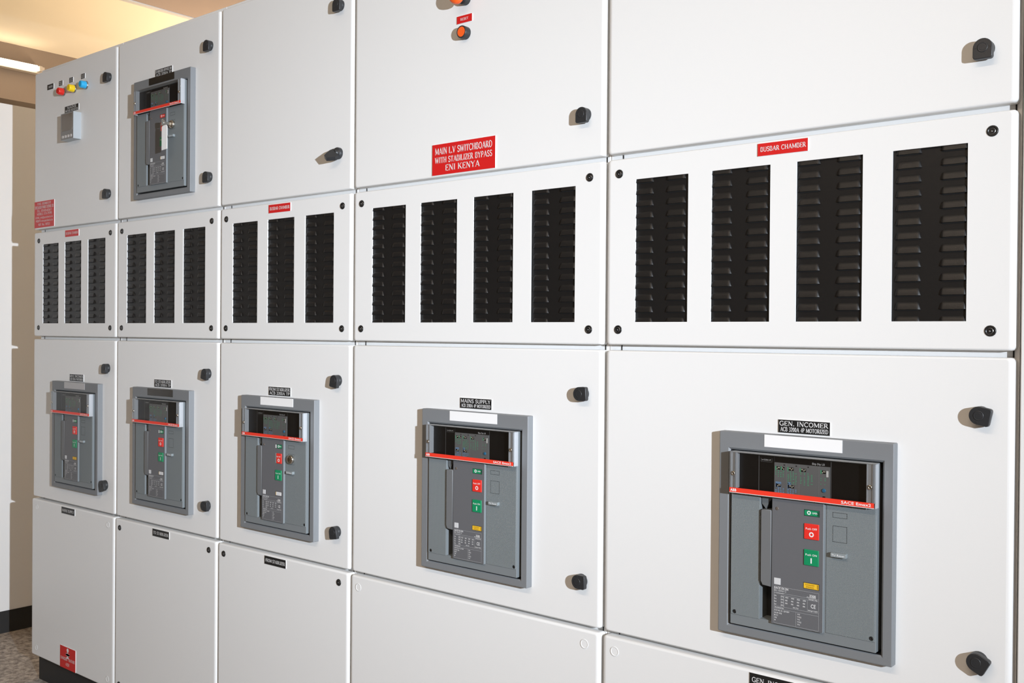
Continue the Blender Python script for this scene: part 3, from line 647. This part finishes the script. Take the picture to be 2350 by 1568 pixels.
    m.quad(.1190, .2895, .1300, .3000, y-.0002, BLUI); dip(.1220, .2905, 3, BLUI); m.quad(.1425, .2895, .1490, .3010, y-.0002, BLUI); dip(.1452, .2905, 4, BLUI)
    pattern_block(m, .1185, .2865, 4, 4, .0048, .0032, y-.0002, BLUI, rnd, .0030, .0018); pattern_block(m, .1420, .2865, 4, 4, .0050, .0032, y-.0002, BLUI, rnd, .0032, .0018)
    m.quad(.2085, .2790, .2135, .2820, y-.0002, BLKD)
    m.build('settings_panel', tu)
    m = MB(); m.lathe(.2110, .2925, [(.0034, -.0240), (.0034, -.0268), (.0026, -.0275)], BLUB, 16); m.build('test_button', tu)
    # clear hinged cover with the red band
    X0, X1, Z0, Z1, YF = .0318, .3070, .2722, .3495, -.0372
    m = MB(); m.plate(X0, Z0+.009, X1, Z1, YF, YF+.0012, CLR, rx=.0006, rc=.0010, nb=1)
    m.box(X0, X0+.0012, YF+.0010, -.0222, Z0, Z1, CLRG); m.box(X1-.0012, X1, YF+.0010, -.0222, Z0, Z1, CLRG); m.box(X0, X1, YF+.0010, -.0222, Z1-.0012, Z1, CLRG)
    cov = m.build('clear_cover', root)
    m = MB()
    for (a, b_) in ((X0+.0012, X0+.0145), (X1-.0170, X1-.0012)):
        m.box(a, b_, YF+.0030, YF+.0038, Z0+.009, Z1-.0014, CLRG)
        for xx in (a+.0010, b_-.0042, b_-.0018): m.box(xx, xx+.0009, YF+.0005, -.0235, Z0+.009, Z1-.0014, CLRG)
    m.build('cover_side_rib', cov)
    for sx in (X0+.0068, X1-.0105):
        m = MB(); m.lathe(sx, .3085, [(.0042, YF+.003), (.0042, YF-.0002), (.0034, YF-.0008), (.0016, YF-.0008), (.0013, YF+.0004)], mat('bright_screw', (.62, .63, .64), .25, metal=.8), 16, mats=[STEEL]*4+[DARK]); m.build('cover_screw', cov)
    m = MB(); m.box(X0, X1-.0028, YF-.0003, YF+.0012, Z0+.0010, Z0+.0095, REDP); m.box(X0, X1-.0028, YF-.0003, YF+.0012, Z0, Z0+.0009, INK)
    sans(m, 'ABB', X0+.0020, X0+.0145, Z0+.0030, .0048, YF-.0006, INK, .035); sans(m, 'SACE Emax2', X1-.0600, X1-.0075, Z0+.0030, .0050, YF-.0006, INK, .02)
    m.build('red_band', cov)
    # sticker on the flange top
    m = MB(); sm = {'white': PAPER, 'grey': mat('greyish_sticker', (.46, .45, .45), .5), 'clear': CLRS}[sticker]
    m.box(.0928, .2408, -.0186, -.0180, .3612, .3840, sm)
    m.build('sticker', root)
    return root
G_ = lambda k: 'circuit breaker in the door under the nameplate '+k
breaker(.1815, FZ, 'leftmost grey circuit breaker, under the nameplate KPLC INCOMER', 'grey', 'yellow', None, 'half')
breaker(.7390, FZ, 'grey circuit breaker under the nameplate TO STABILIZER, dark strip on its flange', 'clear', 'white', None, 'half')
breaker(1.3395, FZ, 'grey circuit breaker with round key lock, under the nameplate FROM STABILIZER', 'white', 'white', 'key', 'half', 'shifted')
breaker(2.0790, FZ, 'grey circuit breaker under the nameplate MAINS SUPPLY', 'white', 'yellow')
breaker(2.8825, FZ, 'largest looking grey circuit breaker, under the nameplate GEN. INCOMER', 'white', 'yellow')
breaker(.7380, 1.6635+GZ, 'upper grey circuit breaker with key and hanging white tag, in the second cubicle', 'clear', 'white', 'key', 'red', 'shifted')
# key with ring and tag in the upper breaker
root = empty('key_tag', (.738+.246, -.031, 1.6635+.2175+GZ), 'white tag and key hanging from the lock of the upper circuit breaker', 'key tag')
m = MB(); m.box(-.0065, -.0049, -.0190, .0020, -.0040, .0040, STEEL); m.box(-.0065, -.0049, -.0310, -.0190, -.0085, .0085, STEEL); m.build('key', root)
m = MB(); pv = None; n = 26
rings = []
for i in range(n):
    a = 2*PI*i/n; c = Vector((.0020, -.0310, -.0030))+Vector((.0115*math.cos(a), -.0030*math.cos(a), .0115*math.sin(a))); d1 = Vector((math.cos(a), 0, math.sin(a)))
    rings.append(m.pts([c+(d1*math.cos(b)+Vector((0, 1, 0))*math.sin(b))*.0009 for b in [2*PI*j/8 for j in range(8)]]))
for i in range(n): m.strip(rings[i], rings[(i+1) % n], STEEL, True)
m.build('ring', root)
m = MB(); m.prism([(-.0010, -.0880), (.0290, -.0860), (.0290, -.0160), (.0240, -.0115), (.0040, -.0125), (-.0010, -.0175)], -.0325, -.0310, mat('white_card', (.88, .88, .88), .6), .0002); m.build('tag', root)
for o in bpy.data.objects:
    if 'first' in o.keys(): del o['first']
